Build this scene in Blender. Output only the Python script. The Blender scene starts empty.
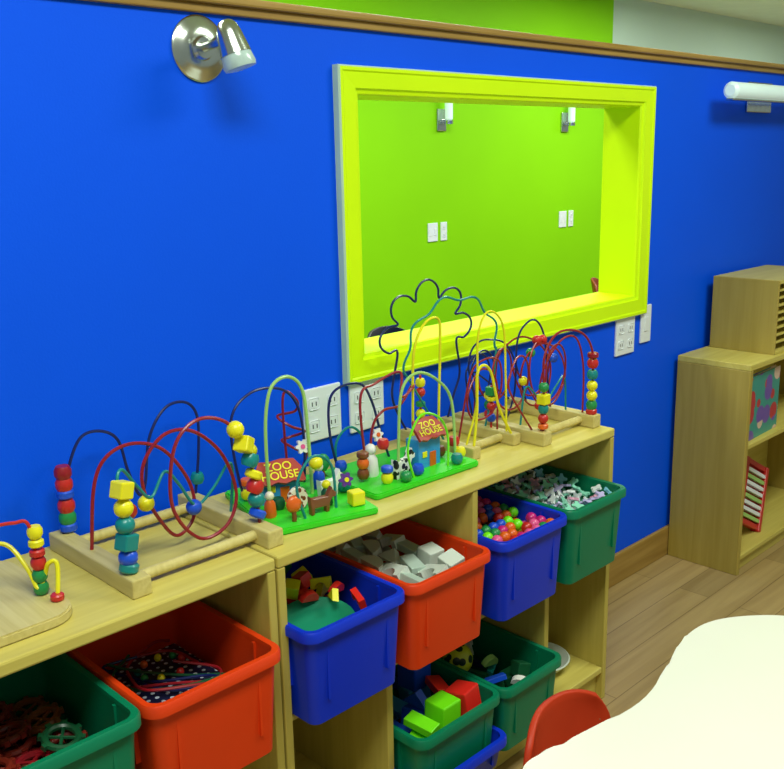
import bpy, bmesh, random
from math import *
from mathutils import Vector, Matrix
random.seed(7)
sc=bpy.context.scene
try:
    sc.view_settings.view_transform='Standard'
except Exception: pass

# ---------------------------------------------------------------- materials
def s2l(c):
    return tuple(((v/255)/12.92 if v/255<=.04045 else ((v/255+.055)/1.055)**2.4) for v in c)+(1,)
MATS={}
def mat(name,rgb,rough=.5,metal=0,var=.06,scale=6,emit=0,bump=0,bscale=60,coat=0,spec=.5):
    if name in MATS: return MATS[name]
    m=bpy.data.materials.new(name); m.use_nodes=True; nt=m.node_tree
    b=nt.nodes['Principled BSDF']; c=s2l(rgb)
    tc=nt.nodes.new('ShaderNodeTexCoord'); n=nt.nodes.new('ShaderNodeTexNoise')
    n.inputs['Scale'].default_value=scale; n.inputs['Detail'].default_value=3
    nt.links.new(tc.outputs['Object'],n.inputs['Vector'])
    r=nt.nodes.new('ShaderNodeValToRGB')
    r.color_ramp.elements[0].position=.3; r.color_ramp.elements[1].position=.7
    r.color_ramp.elements[0].color=tuple(v*(1-var) for v in c[:3])+(1,)
    r.color_ramp.elements[1].color=tuple(min(1,v*(1+var)) for v in c[:3])+(1,)
    nt.links.new(n.outputs['Fac'],r.inputs['Fac']); nt.links.new(r.outputs['Color'],b.inputs['Base Color'])
    b.inputs['Roughness'].default_value=rough; b.inputs['Metallic'].default_value=metal
    b.inputs['Specular IOR Level'].default_value=spec
    if coat: b.inputs['Coat Weight'].default_value=coat
    if emit:
        b.inputs['Emission Color'].default_value=c; b.inputs['Emission Strength'].default_value=emit
    if bump:
        n2=nt.nodes.new('ShaderNodeTexNoise'); n2.inputs['Scale'].default_value=bscale
        nt.links.new(tc.outputs['Object'],n2.inputs['Vector'])
        bp=nt.nodes.new('ShaderNodeBump'); bp.inputs['Strength'].default_value=bump; bp.inputs['Distance'].default_value=.002
        nt.links.new(n2.outputs['Fac'],bp.inputs['Height']); nt.links.new(bp.outputs['Normal'],b.inputs['Normal'])
    MATS[name]=m; return m
def wood(name,rgb1,rgb2,axis=0,rough=.45,plank=None,scale=1.0):
    if name in MATS: return MATS[name]
    m=bpy.data.materials.new(name); m.use_nodes=True; nt=m.node_tree; L=nt.links.new
    b=nt.nodes['Principled BSDF']; b.inputs['Roughness'].default_value=rough; b.inputs['Specular IOR Level'].default_value=.3
    tc=nt.nodes.new('ShaderNodeTexCoord'); mp=nt.nodes.new('ShaderNodeMapping')
    s=[28*scale]*3; s[axis]=1.6*scale; mp.inputs['Scale'].default_value=s
    L(tc.outputs['Object'],mp.inputs['Vector'])
    n=nt.nodes.new('ShaderNodeTexNoise'); n.inputs['Scale'].default_value=1.5; n.inputs['Detail'].default_value=5; n.inputs['Distortion'].default_value=.6
    L(mp.outputs['Vector'],n.inputs['Vector'])
    r=nt.nodes.new('ShaderNodeValToRGB'); r.color_ramp.elements[0].position=.3; r.color_ramp.elements[1].position=.7
    r.color_ramp.elements[0].color=s2l(rgb1); r.color_ramp.elements[1].color=s2l(rgb2)
    L(n.outputs['Fac'],r.inputs['Fac']); out=r.outputs['Color']
    if plank:
        bt=nt.nodes.new('ShaderNodeTexBrick'); bt.inputs['Scale'].default_value=1
        bt.inputs['Brick Width'].default_value=plank[0]; bt.inputs['Row Height'].default_value=plank[1]
        bt.inputs['Mortar Size'].default_value=.0015; bt.offset=.37
        bt.inputs['Color1'].default_value=(.84,.84,.84,1); bt.inputs['Color2'].default_value=(1.06,1.06,1.06,1); bt.inputs['Mortar'].default_value=(.55,.52,.5,1)
        L(tc.outputs['Object'],bt.inputs['Vector'])
        mx=nt.nodes.new('ShaderNodeMix'); mx.data_type='RGBA'; mx.blend_type='MULTIPLY'; mx.inputs[0].default_value=1
        L(out,mx.inputs[6]); L(bt.outputs['Color'],mx.inputs[7]); out=mx.outputs[2]
    L(out,b.inputs['Base Color'])
    MATS[name]=m; return m
BIRCH_A,BIRCH_B=(196,178,82),(212,196,102)
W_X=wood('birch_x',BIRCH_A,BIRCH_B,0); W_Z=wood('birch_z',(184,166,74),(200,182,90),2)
W_TOY=wood('toy_wood',(196,178,104),(214,198,128),1,scale=2)
M_BLUEW=mat('blue_wall_paint',(0,86,246),.6,var=.04,scale=1.3,bump=.15,bscale=220,spec=.15)
M_GREENW=mat('green_wall_paint',(138,214,0),.6,var=.04,scale=1,spec=.15)
M_WHITEW=mat('white_wall_paint',(200,224,208),.6,var=.03,scale=1)
M_CEIL=mat('ceiling_paint',(224,236,218),.8,var=.03)
M_LIME=mat('lime_frame_paint',(214,255,2),.4,var=.03,scale=3,spec=.25)
M_PALE=mat('pale_edge_paint',(190,220,190),.4)
M_CHROME=mat('brushed_chrome',(206,212,204),.2,1,var=.08,scale=30)
M_WHITEP=mat('white_plastic',(232,238,240),.3,var=.02)
M_DARK=mat('dark_slot',(25,25,28),.6)
M_GLOW=mat('frosted_tube',(222,246,240),.3,var=.02,emit=.25)
M_FROST=mat('frosted_glass',(176,198,190),.12,var=.12,scale=40,emit=.06)
COL={'red':(196,38,30),'dred':(150,22,34),'yellow':(236,226,20),'green':(30,140,70),'teal':(10,132,128),'blue':(20,80,210),
 'navy':(16,26,92),'lime':(120,236,20),'orange':(226,100,24),'brown':(126,66,30),'white':(236,236,226),'black':(24,24,26),
 'purple':(96,50,140),'pink':(232,90,150),'cream':(236,228,196),'cyan':(50,150,220),'lgreen':(160,206,110),'signred':(172,50,32),'dgreen':(20,84,50),'bred':(226,40,30),'maroon':(122,36,24),'magenta':(200,30,120)}
CN={'dred':'dark red','dgreen':'dark green','bred':'red','maroon':'reddish brown','lgreen':'light green'}
def C(n): return mat('painted_'+n,COL[n],.35,var=.05,coat=.1)
M_BRED=mat('bin_plastic_red',(226,62,14),.4,var=.04,spec=.35); M_BBLUE=mat('bin_plastic_blue',(10,50,204),.4,var=.04,spec=.35); M_BGREEN=mat('bin_plastic_green',(2,122,84),.4,var=.04,spec=.35)

# ---------------------------------------------------------------- helpers
COLL=sc.collection
def thing(name,label,cat,loc=(0,0,0),rz=0,group=None,kind=None):
    e=bpy.data.objects.new(name,None); e.empty_display_size=.05; COLL.objects.link(e)
    e.location=loc; e.rotation_euler=(0,0,rz); e['label']=label; e['category']=cat
    if group: e['group']=group
    if kind: e['kind']=kind
    return e
def fin(name,bm,mats,parent=None,loc=(0,0,0),rot=(0,0,0),smooth=False,label=None,cat=None,group=None,kind=None):
    bmesh.ops.recalc_face_normals(bm,faces=bm.faces)
    me=bpy.data.meshes.new(name); bm.to_mesh(me); bm.free()
    for m in (mats if isinstance(mats,(list,tuple)) else [mats]): me.materials.append(m)
    if smooth:
        for p in me.polygons: p.use_smooth=True
        try: me.set_sharp_from_angle(angle=radians(40))
        except Exception: pass
    o=bpy.data.objects.new(name,me); COLL.objects.link(o); o.location=loc; o.rotation_euler=rot
    if parent: o.parent=parent
    if label: o['label']=label
    if cat: o['category']=cat
    if group: o['group']=group
    if kind: o['kind']=kind
    return o
def addbox(bm,lo,hi,bev=0,mi=0):
    c=[(a+b)/2 for a,b in zip(lo,hi)]; s=[b-a for a,b in zip(lo,hi)]
    r=bmesh.ops.create_cube(bm,size=1,matrix=Matrix.Translation(c)@Matrix.Diagonal((*s,1)))
    vs=r['verts']; fs={f for v in vs for f in v.link_faces}
    for f in fs: f.material_index=mi
    if bev:
        es={e for v in vs for e in v.link_edges}
        q=bmesh.ops.bevel(bm,geom=list(es),offset=bev,segments=2,affect='EDGES',profile=.5)
        for f in q['faces']: f.material_index=mi
def box(name,lo,hi,m,parent=None,bev=.002,**k):
    c=[(a+b)/2 for a,b in zip(lo,hi)]
    bm=bmesh.new(); addbox(bm,[a-d for a,d in zip(lo,c)],[a-d for a,d in zip(hi,c)],bev)
    return fin(name,bm,m,parent,loc=c,**k)
def lathe_bm(bm,prof,seg=24,M=Matrix(),mi=0):
    rings=[]
    for r,z in prof:
        if r<1e-6: rings.append([bm.verts.new(M@Vector((0,0,z)))])
        else: rings.append([bm.verts.new(M@Vector((r*cos(2*pi*i/seg),r*sin(2*pi*i/seg),z))) for i in range(seg)])
    for a,b in zip(rings,rings[1:]):
        for i in range(seg):
            j=(i+1)%seg
            try:
                if len(a)==1 and len(b)==1: break
                if len(a)==1: f=bm.faces.new((a[0],b[i],b[j]))
                elif len(b)==1: f=bm.faces.new((a[i],a[j],b[0]))
                else: f=bm.faces.new((a[i],a[j],b[j],b[i]))
                f.material_index=mi
            except ValueError: pass
def lathe(name,prof,m,parent=None,seg=24,loc=(0,0,0),rot=(0,0,0),**k):
    bm=bmesh.new(); lathe_bm(bm,prof,seg); return fin(name,bm,m,parent,loc,rot,smooth=True,**k)
def cyl(name,r,p0,p1,m,parent=None,seg=16,bev=None,**k):
    p0=Vector(p0);p1=Vector(p1);L=(p1-p0).length; b=min(r*.2,L*.2) if bev is None else bev
    q=(p1-p0).to_track_quat('Z','Y')
    return lathe(name,[(0,0),(r-b,0),(r,b),(r,L-b),(r-b,L),(0,L)],m,parent,seg,loc=p0,rot=q.to_euler(),**k)
def smooth_pts(pts,n=8):
    P=[Vector(p) for p in pts]; P=[P[0]*2-P[1]]+P+[P[-1]*2-P[-2]]; out=[]
    for i in range(1,len(P)-2):
        a,b,c,d=P[i-1:i+3]
        for k in range(n):
            t=k/n
            out.append(.5*((2*b)+(c-a)*t+(2*a-5*b+4*c-d)*t*t+(3*b-a-3*c+d)*t**3))
    out.append(P[-2]); return out
def tube_bm(bm,pts,r,seg=8,mi=0):
    T=[(pts[min(i+1,len(pts)-1)]-pts[max(i-1,0)]).normalized() for i in range(len(pts))]
    n=T[0].orthogonal().normalized(); rings=[]
    for p,t in zip(pts,T):
        n=(n-t*n.dot(t)).normalized(); b=t.cross(n)
        rings.append([bm.verts.new(p+(n*cos(2*pi*i/seg)+b*sin(2*pi*i/seg))*r) for i in range(seg)])
    for a,c in zip(rings,rings[1:]):
        for i in range(seg):
            bm.faces.new((a[i],a[(i+1)%seg],c[(i+1)%seg],c[i])).material_index=mi
    bm.faces.new(rings[0][::-1]); bm.faces.new(rings[-1])
def tube(name,pts,r,m,parent=None,sm=True,**k):
    bm=bmesh.new(); tube_bm(bm,smooth_pts(pts) if sm else [Vector(p) for p in pts],r)
    return fin(name,bm,m,parent,smooth=True,**k)
def prism(name,poly,z0,z1,m,parent=None,bev=.002,**k):
    bm=bmesh.new(); vs=[bm.verts.new((x,y,z0)) for x,y in poly]; f=bm.faces.new(vs)
    r=bmesh.ops.extrude_face_region(bm,geom=[f])
    for v in r['geom']:
        if isinstance(v,bmesh.types.BMVert): v.co.z=z1
    if bev: bmesh.ops.bevel(bm,geom=[e for e in bm.edges if abs(e.verts[0].co.z-e.verts[1].co.z)<1e-6],offset=bev,segments=2,affect='EDGES')
    return fin(name,bm,m,parent,**k)
def rrect(hw,hd,r,n=5):
    pts=[]
    for cx,cy,a0 in ((hw-r,hd-r,0),(-hw+r,hd-r,90),(-hw+r,-hd+r,180),(hw-r,-hd+r,270)):
        for i in range(n+1):
            a=radians(a0+90*i/n); pts.append((cx+r*cos(a),cy+r*sin(a)))
    return pts
def rel(pts,base): return [(x-base[0],y-base[1],z-base[2]) for x,y,z in pts]

# ---------------------------------------------------------------- room
def sbox(name,lo,hi,m,label,bev=0):
    o=box(name,lo,hi,m,None,bev); o['kind']='structure'; o['label']=label; return o
OX0,OX1,OZ0,OZ1=1.472,2.845,.964,1.706
IX0,IX1,IZ0,IZ1=OX0+.068,OX1-.068,OZ0+.068,OZ1-.062
PT=1.790; TH=.13
XW0,XW1=-1.6,6.2
bm=bmesh.new()
for lo,hi in (((XW0,0,0),(IX0,TH,PT)),((IX1,0,0),(XW1,TH,PT)),((IX0,0,0),(IX1,TH,IZ0)),((IX0,0,IZ1),(IX1,TH,PT))): addbox(bm,lo,hi)
fin('wall_back',bm,M_BLUEW,kind='structure',label='bright blue painted partition wall with a rectangular opening')
W_TRIM=wood('oak_trim',(150,116,52),(176,142,74),0)
bm=bmesh.new()
addbox(bm,(XW0,-.012,PT-.004),(XW1,TH+.012,PT+.014),.003); addbox(bm,(XW0,-.024,PT+.013),(XW1,TH+.024,PT+.030),.005)
fin('trim_1',bm,W_TRIM,kind='structure',label='varnished wooden cap moulding along the partition top')
sbox('baseboard_back',(XW0,-.014,0),(XW1,0,.115),W_TRIM,'varnished wooden baseboard under the blue wall',.003)
def rectring(bm,x0,x1,z0,z1,y): return [bm.verts.new(p) for p in ((x0,y,z0),(x1,y,z0),(x1,y,z1),(x0,y,z1))]
prof=[(0,0,1),(0,-.018,1),(.004,-.022,0),(.012,-.022,0),(.016,-.019,0),(.054,-.017,0),(.058,-.011,0),(.067,-.009,0),(.070,-.004,0),(.070,TH,0)]
bm=bmesh.new(); rings=[]
for o,y,mi in prof:
    zo=o*(.062/.068)
    rings.append((rectring(bm,OX0+o,OX1-o,OZ0+o,OZ1-zo,y),mi))
for (a,m0),(b,_) in zip(rings,rings[1:]):
    for i in range(4):
        f=bm.faces.new((a[i],a[(i+1)%4],b[(i+1)%4],b[i])); f.material_index=m0
fin('window_1',bm,[M_LIME,M_PALE],kind='structure',label='yellow-green painted frame lining the opening in the blue wall')
sbox('wall_far',(-1.6,2.9,0),(7.13,3.0,2.76),M_GREENW,'lime green painted wall of the room beyond')
sbox('wall_corridor',(7.13,2.9,0),(13,3.0,2.76),M_WHITEW,'off-white painted wall beyond the green wall')
M_FLOOR=wood('floor_planks',(160,132,82),(184,156,102),0,.4,plank=(1.2,.11),scale=.7)
sbox('floor',(-1.6,-3.6,-.05),(13,3.0,0),M_FLOOR,'light brown wood plank floor')
sbox('ceiling',(-1.6,-3.6,2.76),(13,3.0,2.81),M_CEIL,'off-white ceiling')

# ---------------------------------------------------------------- cabinets
CH=.794; CD=.383; TT=.024; PW=.018; UP=.447
def cabinet(x0,x1,udivs,ldivs,label):
    t=thing('shelf_cabinet',label,'cabinet',((x0+x1)/2,-CD/2,0)); b=((x0+x1)/2,-CD/2,0)
    def p(name,lo,hi,m,bev=.0025): return box(name,[a-c for a,c in zip(lo,b)],[a-c for a,c in zip(hi,b)],m,t,bev)
    p('top_board',(x0,-CD,CH-TT),(x1,-.016,CH),W_X,.004)
    p('side_panel',(x0,-CD+.001,0),(x0+PW,-.016,CH-TT),W_Z); p('side_panel',(x1-PW,-CD+.001,0),(x1,-.016,CH-TT),W_Z)
    p('back_panel',(x0+PW,-.024,.0),(x1-PW,-.016,CH-TT),W_X,0)
    for d in udivs: p('divider',(d-PW/2,-CD+.003,UP),(d+PW/2,-.024,CH-TT),W_Z)
    for d in ldivs: p('divider',(d-PW/2,-CD+.003,.10),(d+PW/2,-.024,UP-.014),W_Z)
    p('shelf',(x0+PW,-CD+.02,UP-.014),(x1-PW,-.024,UP),W_X)
    p('bottom_board',(x0+PW,-CD+.003,.082),(x1-PW,-.024,.10),W_X); p('kick_board',(x0+PW,-CD+.02,0),(x1-PW,-CD+.036,.082),W_X)
    return t
cabinet(.962,2.085,[1.522],[1.242,1.802],'low birch plywood storage cabinet filled with coloured bins')
cabinet(-.20,.957,[.20],[.20,.635],'low birch plywood cabinet holding green and red bins')

b0=(3.5,-.155,0)
t=thing('bookshelf','low birch plywood bookcase with two open shelves against the blue wall','bookcase',b0)
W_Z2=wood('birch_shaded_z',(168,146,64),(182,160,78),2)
def p(name,lo,hi,m,bev=.0025): return box(name,[a-c for a,c in zip(lo,b0)],[a-c for a,c in zip(hi,b0)],m,t,bev)
SX0,SX1,SH,SD=3.08,3.92,.781,.292
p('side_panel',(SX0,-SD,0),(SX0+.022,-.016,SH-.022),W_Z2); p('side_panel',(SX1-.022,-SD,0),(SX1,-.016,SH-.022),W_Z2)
p('top_board',(SX0,-SD,SH-.022),(SX1,-.016,SH),W_X); p('shelf',(SX0+.022,-SD+.004,.47),(SX1-.022,-.024,.488),W_X)
p('bottom_board',(SX0+.022,-SD+.004,.05),(SX1-.022,-.024,.068),W_X); p('kick_board',(SX0+.022,-SD+.02,0),(SX1-.022,-SD+.034,.05),W_X)
p('back_panel',(SX0+.022,-.024,.0),(SX1-.022,-.016,SH-.022),W_X,0)
bx=(3.49,-.17,SH); t=thing('letter_sorter','birch plywood sorter box with thin horizontal slots on top of bookcase','box',bx)
def p2(name,lo,hi,m,bev=.002): return box(name,[a-c for a,c in zip(lo,bx)],[a-c for a,c in zip(hi,bx)],m,t,bev)
QX0,QX1,QY0,QZ=3.29,3.74,-.278,SH+.268
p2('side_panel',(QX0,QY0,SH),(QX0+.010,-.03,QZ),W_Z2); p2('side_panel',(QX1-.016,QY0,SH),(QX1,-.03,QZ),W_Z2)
p2('top_board',(QX0+.010,QY0,QZ-.014),(QX1-.016,-.03,QZ),W_X); p2('bottom_board',(QX0+.010,QY0,SH),(QX1-.016,-.03,SH+.012),W_X)
p2('back_panel',(QX0+.010,-.038,SH+.012),(QX1-.016,-.03,QZ-.014),C('brown'))
for i in range(8):
    z=SH+.012+(i+1)*.0268; p2('slat',(QX0+.010,QY0+.004,z),(QX1-.016,-.038,z+.006),W_X,.001)

# ---------------------------------------------------------------- bins
def bin_(cx,zb,m,label,h=.205,hw=.134,yf=-.452,yb=-.085):
    cy=(yf+yb)/2; hd=(yb-yf)/2
    t=thing('storage_bin',label,'bin',(cx,cy,zb))
    wt=.0035; tp=.010
    ho,do=hw-.010,hd-.010
    bm=bmesh.new(); R=[]
    def ring(a,b,z,r): return [bm.verts.new((x,y,z)) for x,y in rrect(a,b,r)]
    def skin(A,B):
        n=len(A)
        for i in range(n): bm.faces.new((A[i],A[(i+1)%n],B[(i+1)%n],B[i]))
    seq=[(ho-tp-wt-.004,do-tp-wt-.004,wt,.016),(ho-tp-wt,do-tp-wt,wt+.004,.018),(ho-wt,do-wt,h-.004,.02),(ho,do,h-.004,.022),(ho-tp,do-tp,.004,.02),(ho-tp-.004,do-tp-.004,0,.018)]
    R=[ring(*s) for s in seq]
    for A,B in zip(R,R[1:]): skin(A,B)
    bm.faces.new(R[0]); bm.faces.new(R[-1][::-1])
    for sx in (-1,1):
        addbox(bm,(sx*(ho-.045)-.003,-do+.002,h*.25),(sx*(ho-.045)+.003,-do+.012,h-.01)); 
        addbox(bm,(sx*(ho-.003)-.006,-do*.6-.003,h*.35),(sx*(ho-.003)+.004,-do*.6+.003,h-.01))
    fin('tub',bm,m,t,smooth=True)
    bm=bmesh.new()
    seq=[(ho-wt-.001,do-wt-.001,h-.008,.02),(ho-wt,do-wt,h,.022),(ho+.007,do+.007,h+.001,.028),(ho+.010,do+.010,h-.003,.031),(ho+.010,do+.010,h-.020,.031),(ho+.007,do+.007,h-.020,.028),(ho+.006,do+.006,h-.006,.027)]
    R=[ring(*s) for s in seq]
    for A,B in zip(R,R[1:]+R[:1]): skin(A,B)
    fin('rim',bm,m,t,smooth=True)
    return t
Z0=UP+.001
bin_(1.105,Z0,M_BBLUE,'blue plastic storage bin with green and yellow toys',hw=.133)
bin_(1.376,Z0,M_BRED,'red-orange plastic storage bin of cream blocks',hw=.132)
bin_(1.666,Z0,M_BBLUE,'blue plastic storage bin full of small coloured balls',hw=.130)
bin_(1.930,Z0,M_BGREEN,'green plastic storage bin full of pastel pieces',hw=.130)
bin_(.784,Z0,M_BRED,'red-orange plastic storage bin with beads and a patterned tray',hw=.138)
bin_(.506,Z0,M_BGREEN,'green plastic storage bin with reddish brown rings',hw=.136)
bin_(1.405,.1005,M_BBLUE,'shallow blue plastic bin beneath a green one',h=.080,hw=.146,yf=-.468)
bin_(1.404,.113,M_BGREEN,'green plastic storage bin with wooden building blocks',h=.172,hw=.140)
bin_(1.668,.1005,M_BGREEN,'green plastic storage bin with mixed soft toys',h=.18,hw=.120)

# ---------------------------------------------------------------- bin contents
def pile(cx,z0,z1,hw,mats,label,s=.03,name='toy_pile',y0=-.425,y1=-.115):
    bm=bmesh.new(); nx=max(2,int(2*hw/s)); ny=int((y1-y0)/s); nz=max(1,int((z1-z0)/s)); k=0
    for iz in range(nz):
        for ix in range(nx):
            for iy in range(ny):
                k+=1
                c=(cx-hw+s*.7+ix*(2*hw-1.4*s)/(nx-1), y0+s*.7+iy*(y1-y0-1.4*s)/(ny-1), z0+s*.62+iz*(z1-z0-s*.5)/nz)
                r=bmesh.ops.create_cube(bm,size=1,matrix=Matrix.Translation(c)@Matrix.Rotation(k*1.7,4,Vector((.3,.5,.8)))@Matrix.Diagonal((s*.85,s*.7,s*.55,1)))
                mi=random.randrange(len(mats))
                for f in {f for v in r['verts'] for f in v.link_faces}: f.material_index=mi
    return fin(name,bm,mats,kind='stuff',label=label,cat='toy pieces')
def sphere_me(name,r,m,seg=16):
    bm=bmesh.new(); bmesh.ops.create_uvsphere(bm,u_segments=seg,v_segments=seg//2+2,radius=r)
    me=bpy.data.meshes.new(name); bm.to_mesh(me); bm.free(); me.materials.append(m)
    for q in me.polygons: q.use_smooth=True
    return me
def put(name,me,loc,label,cat,group,rot=(0,0,0)):
    o=bpy.data.objects.new(name,me); COLL.objects.link(o); o.location=loc; o.rotation_euler=rot
    o['label']=label; o['category']=cat; o['group']=group; return o
cols=['red','magenta','green','blue','pink','pink','lime','magenta','orange','green']
bms={c:sphere_me('ball_'+c,.0138,C(c)) for c in cols}
ccol=['red','yellow','green','blue','purple','pink','orange']
bm=bmesh.new(); k=0
for iz in range(4):
    for ix in range(6):
        for iy in range(9):
            r=bmesh.ops.create_icosphere(bm,subdivisions=2,radius=.0155,matrix=Matrix.Translation((1.666-.0825+ix*.033,-.40+iy*.0335,.468+iz*.0315)))
            k=random.randrange(7)
            for f in {f for v in r['verts'] for f in v.link_faces}: f.material_index=k
fin('ball_pile',bm,[C(c) for c in ccol],smooth=True,kind='stuff',label='deeper layer of small coloured plastic balls in a bin',cat='balls')
for iz in range(2):
    for ix in range(8):
        for iy in range(11):
            c=random.choice(cols)
            if iz==1 and random.random()<.15: continue
            x=1.666-.098+ix*.0280+random.uniform(-.0005,.0005)
            put('toy_ball',bms[c],(x,-.420+iy*.0288+iz*.008,.600+iz*.0275+(random.random()-.3)*.002),'small glossy %s plastic ball in a blue bin'%c,'ball','small balls in blue bin')
def piece_me(name,m):
    bm=bmesh.new()
    pts=[]
    for i in range(16):
        a=2*pi*i/16; r=.016 if i%4<2 else .009
        pts.append((r*cos(a),r*sin(a)))
    vs=[bm.verts.new((x,y,-.003)) for x,y in pts]; f=bm.faces.new(vs)
    r=bmesh.ops.extrude_face_region(bm,geom=[f])
    for v in r['geom']:
        if isinstance(v,bmesh.types.BMVert): v.co.z=.003
    me=bpy.data.meshes.new(name); bmesh.ops.recalc_face_normals(bm,faces=bm.faces); bm.to_mesh(me); bm.free(); me.materials.append(m); return me
past={'white':mat('pastel_white',(230,236,236),.4),'pink':mat('pastel_pink',(236,170,196),.4),'mint':mat('pastel_mint',(140,220,190),.4),'lilac':mat('pastel_lilac',(190,180,226),.4),'cyan':mat('pastel_cyan',(130,200,226),.4)}
pm={k:piece_me('piece_'+k,m) for k,m in past.items()}
pile(1.930,.455,.590,.098,list(past.values()),'deeper layer of pastel plastic pieces in green bin',.03,'piece_pile')
for iz in range(3):
    for ix in range(6):
        for iy in range(9):
            if iz==2 and random.random()<.2: continue
            k=random.choice(['white','white','white','pink','mint','mint','lilac','cyan']); put('connector_piece',pm[k],(1.930-.088+ix*.035,-.412+iy*.037,.594+iz*.024),'%s pastel notched plastic disc in green bin'%k,'toy','pastel notched discs in green bin',(random.uniform(-1,1),random.uniform(-1,1),random.uniform(0,3)))
def block_me(name,kind,s,m):
    bm=bmesh.new()
    if kind=='cube': addbox(bm,(-s/2,-s/2,-s/2),(s/2,s/2,s/2),s*.06)
    elif kind=='brick': addbox(bm,(-s,-s/2,-s*.25),(s,s/2,s*.25),s*.05)
    elif kind=='arch':
        P=[(-s,-s*.5),(-s*.55,-s*.5)]+[(s*.55*cos(a),-s*.5+s*.55*sin(a)) for a in [pi-pi*i/10 for i in range(1,10)]]+[(s*.55,-s*.5),(s,-s*.5),(s,s*.5),(-s,s*.5)]
    elif kind=='tri': P=[(-s,-s*.45),(s,-s*.45),(0,s*.5)]
    elif kind=='half': P=[(-s,-s*.4),(s,-s*.4)]+[(s*cos(a),-s*.4+s*.9*sin(a)) for a in [pi*i/12 for i in range(1,12)]]
    if kind in('arch','tri','half'):
        vs=[bm.verts.new((x,-s*.3,z)) for x,z in P]; f=bm.faces.new(vs)
        r=bmesh.ops.extrude_face_region(bm,geom=[f])
        for v in r['geom']:
            if isinstance(v,bmesh.types.BMVert): v.co.y=s*.3
        bmesh.ops.recalc_face_normals(bm,faces=bm.faces)
    me=bpy.data.meshes.new(name); bm.to_mesh(me); bm.free(); me.materials.append(m); return me
cr=mat('cream_foam',(208,216,204),.6,var=.04); cr2=mat('cream_foam_green',(180,200,186),.6)
kinds=['arch','brick','half','tri','brick','arch','cube','brick','half','arch','brick','cube']
KN={'arch':'arch','brick':'rectangular','half':'half-round','tri':'triangular','cube':'cube'}
pile(1.376,.455,.555,.098,[cr,cr2],'deeper layer of cream blocks in red-orange bin',.045,'block_pile')
n=0
for iz in range(2):
    for ix in range(3):
        for iy in range(5):
            kd=kinds[(n*5+iz)%len(kinds)]; s=.034 if kd!='cube' else .044
            me=block_me('cream_'+kd,kd,s,cr if n%3 else cr2); n+=1
            put('foam_block',me,(1.376-.058+ix*.058,-.385+iy*.063,.580+iz*.044),'cream %s block heaped in the red-orange bin'%KN[kd],'block','cream building blocks in red bin',
                (random.uniform(-.4,.4)+(1.2 if kd in('arch','half','tri') else 0),random.uniform(-.3,.3),random.choice([1.2,1.5,1.9,.3]) if ix==1 else 1.5))
pile(1.404,.122,.195,.102,[C('blue'),C('red'),C('lime'),C('cyan')],'deeper layer of painted blocks in green bin',.05,'block_pile')
# rows: x (near to far side), y (front to back)
grid0=[['lime','blue','blue','green'],['lime','blue','cyan','bred'],['bred','bred','cyan','blue']]
grid1=[['lime','cyan','green','bred'],['lime','blue','cyan','lime'],['bred','bred','blue','cyan']]
kg=[['cube','brick','cube','tri'],['brick','cube','brick','cube'],['cube','tri','cube','brick']]
for iz,g in enumerate((grid0,grid1)):
    for ix in range(3):
        for iy in range(4):
            if iz==1 and (ix,iy) in ((0,1),(2,3),(1,2)): continue
            c=g[ix][iy]; kd=kg[(ix+iz)%3][iy]; s=.060 if kd=='cube' else .037
            put('toy_block',block_me('block_'+kd+c,kd,s,C(c)),(1.404-.070+ix*.070,-.383+iy*.079,.218+iz*.055),'painted %s wooden %s block in green bin'%(CN.get(c,c),KN[kd]),'block','painted blocks in green bin',
                (random.uniform(-.2,.2),random.uniform(-.2,.2),random.uniform(-.35,.35)+(1.5 if kd!='cube' else 0)))
def ballpat(name,c1,c2,sc_=38):
    m=bpy.data.materials.new(name); m.use_nodes=True; nt=m.node_tree; b=nt.nodes['Principled BSDF']; b.inputs['Roughness'].default_value=.35
    tc=nt.nodes.new('ShaderNodeTexCoord'); v=nt.nodes.new('ShaderNodeTexVoronoi'); v.inputs['Scale'].default_value=sc_
    r=nt.nodes.new('ShaderNodeValToRGB'); r.color_ramp.interpolation='CONSTANT'; r.color_ramp.elements[0].color=s2l(c2); r.color_ramp.elements[1].position=.42; r.color_ramp.elements[1].color=s2l(c1)
    nt.links.new(tc.outputs['Object'],v.inputs['Vector']); nt.links.new(v.outputs['Distance'],r.inputs['Fac']); nt.links.new(r.outputs['Color'],b.inputs['Base Color']); return m
pile(1.668,.108,.175,.085,[C('dgreen'),C('navy'),C('green'),C('blue')],'deeper layer of mixed toys in lower green bin',.045,'toy_pile')
n=0
pc=['dgreen','lgreen','dgreen','green','teal','white','dgreen','yellow','navy','cyan','dgreen']
for ix in range(3):
    for iy in range(5):
        c=pc[(n*4)%11]; kd=['half','cube','arch','brick','tri'][n%5]; n+=1
        put('toy_piece',block_me('mix'+str(n),kd,.028 if kd!='cube' else .038,C(c)),(1.668-.054+ix*.054,-.39+iy*.063,.196),'%s plastic toy piece in lower green bin'%CN.get(c,c),'toy','mixed toys in lower green bin',(random.uniform(-.5,.5),random.uniform(-.5,.5),n))
put('play_ball',sphere_me('pball',.040,ballpat('ball_yb',(206,210,40),(22,40,20)),24),(1.622,-.235,.256),'yellow ball with dark spots in lower green bin','ball','mixed toys in lower green bin')
for i,(x,y,c,kd) in enumerate(((1.70,-.28,'lgreen','half'),(1.72,-.36,'dgreen','cube'),(1.64,-.345,'blue','brick'),(1.72,-.19,'white','arch'),(1.675,-.40,'white','half'))):
    put('toy_piece',block_me('mxt%d'%i,kd,.026 if kd!='cube' else .036,C(c)),(x,y,.236),'%s toy piece on top in lower green bin'%CN.get(c,c),'toy','mixed toys in lower green bin',(.3,.2,i*1.3))
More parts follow.
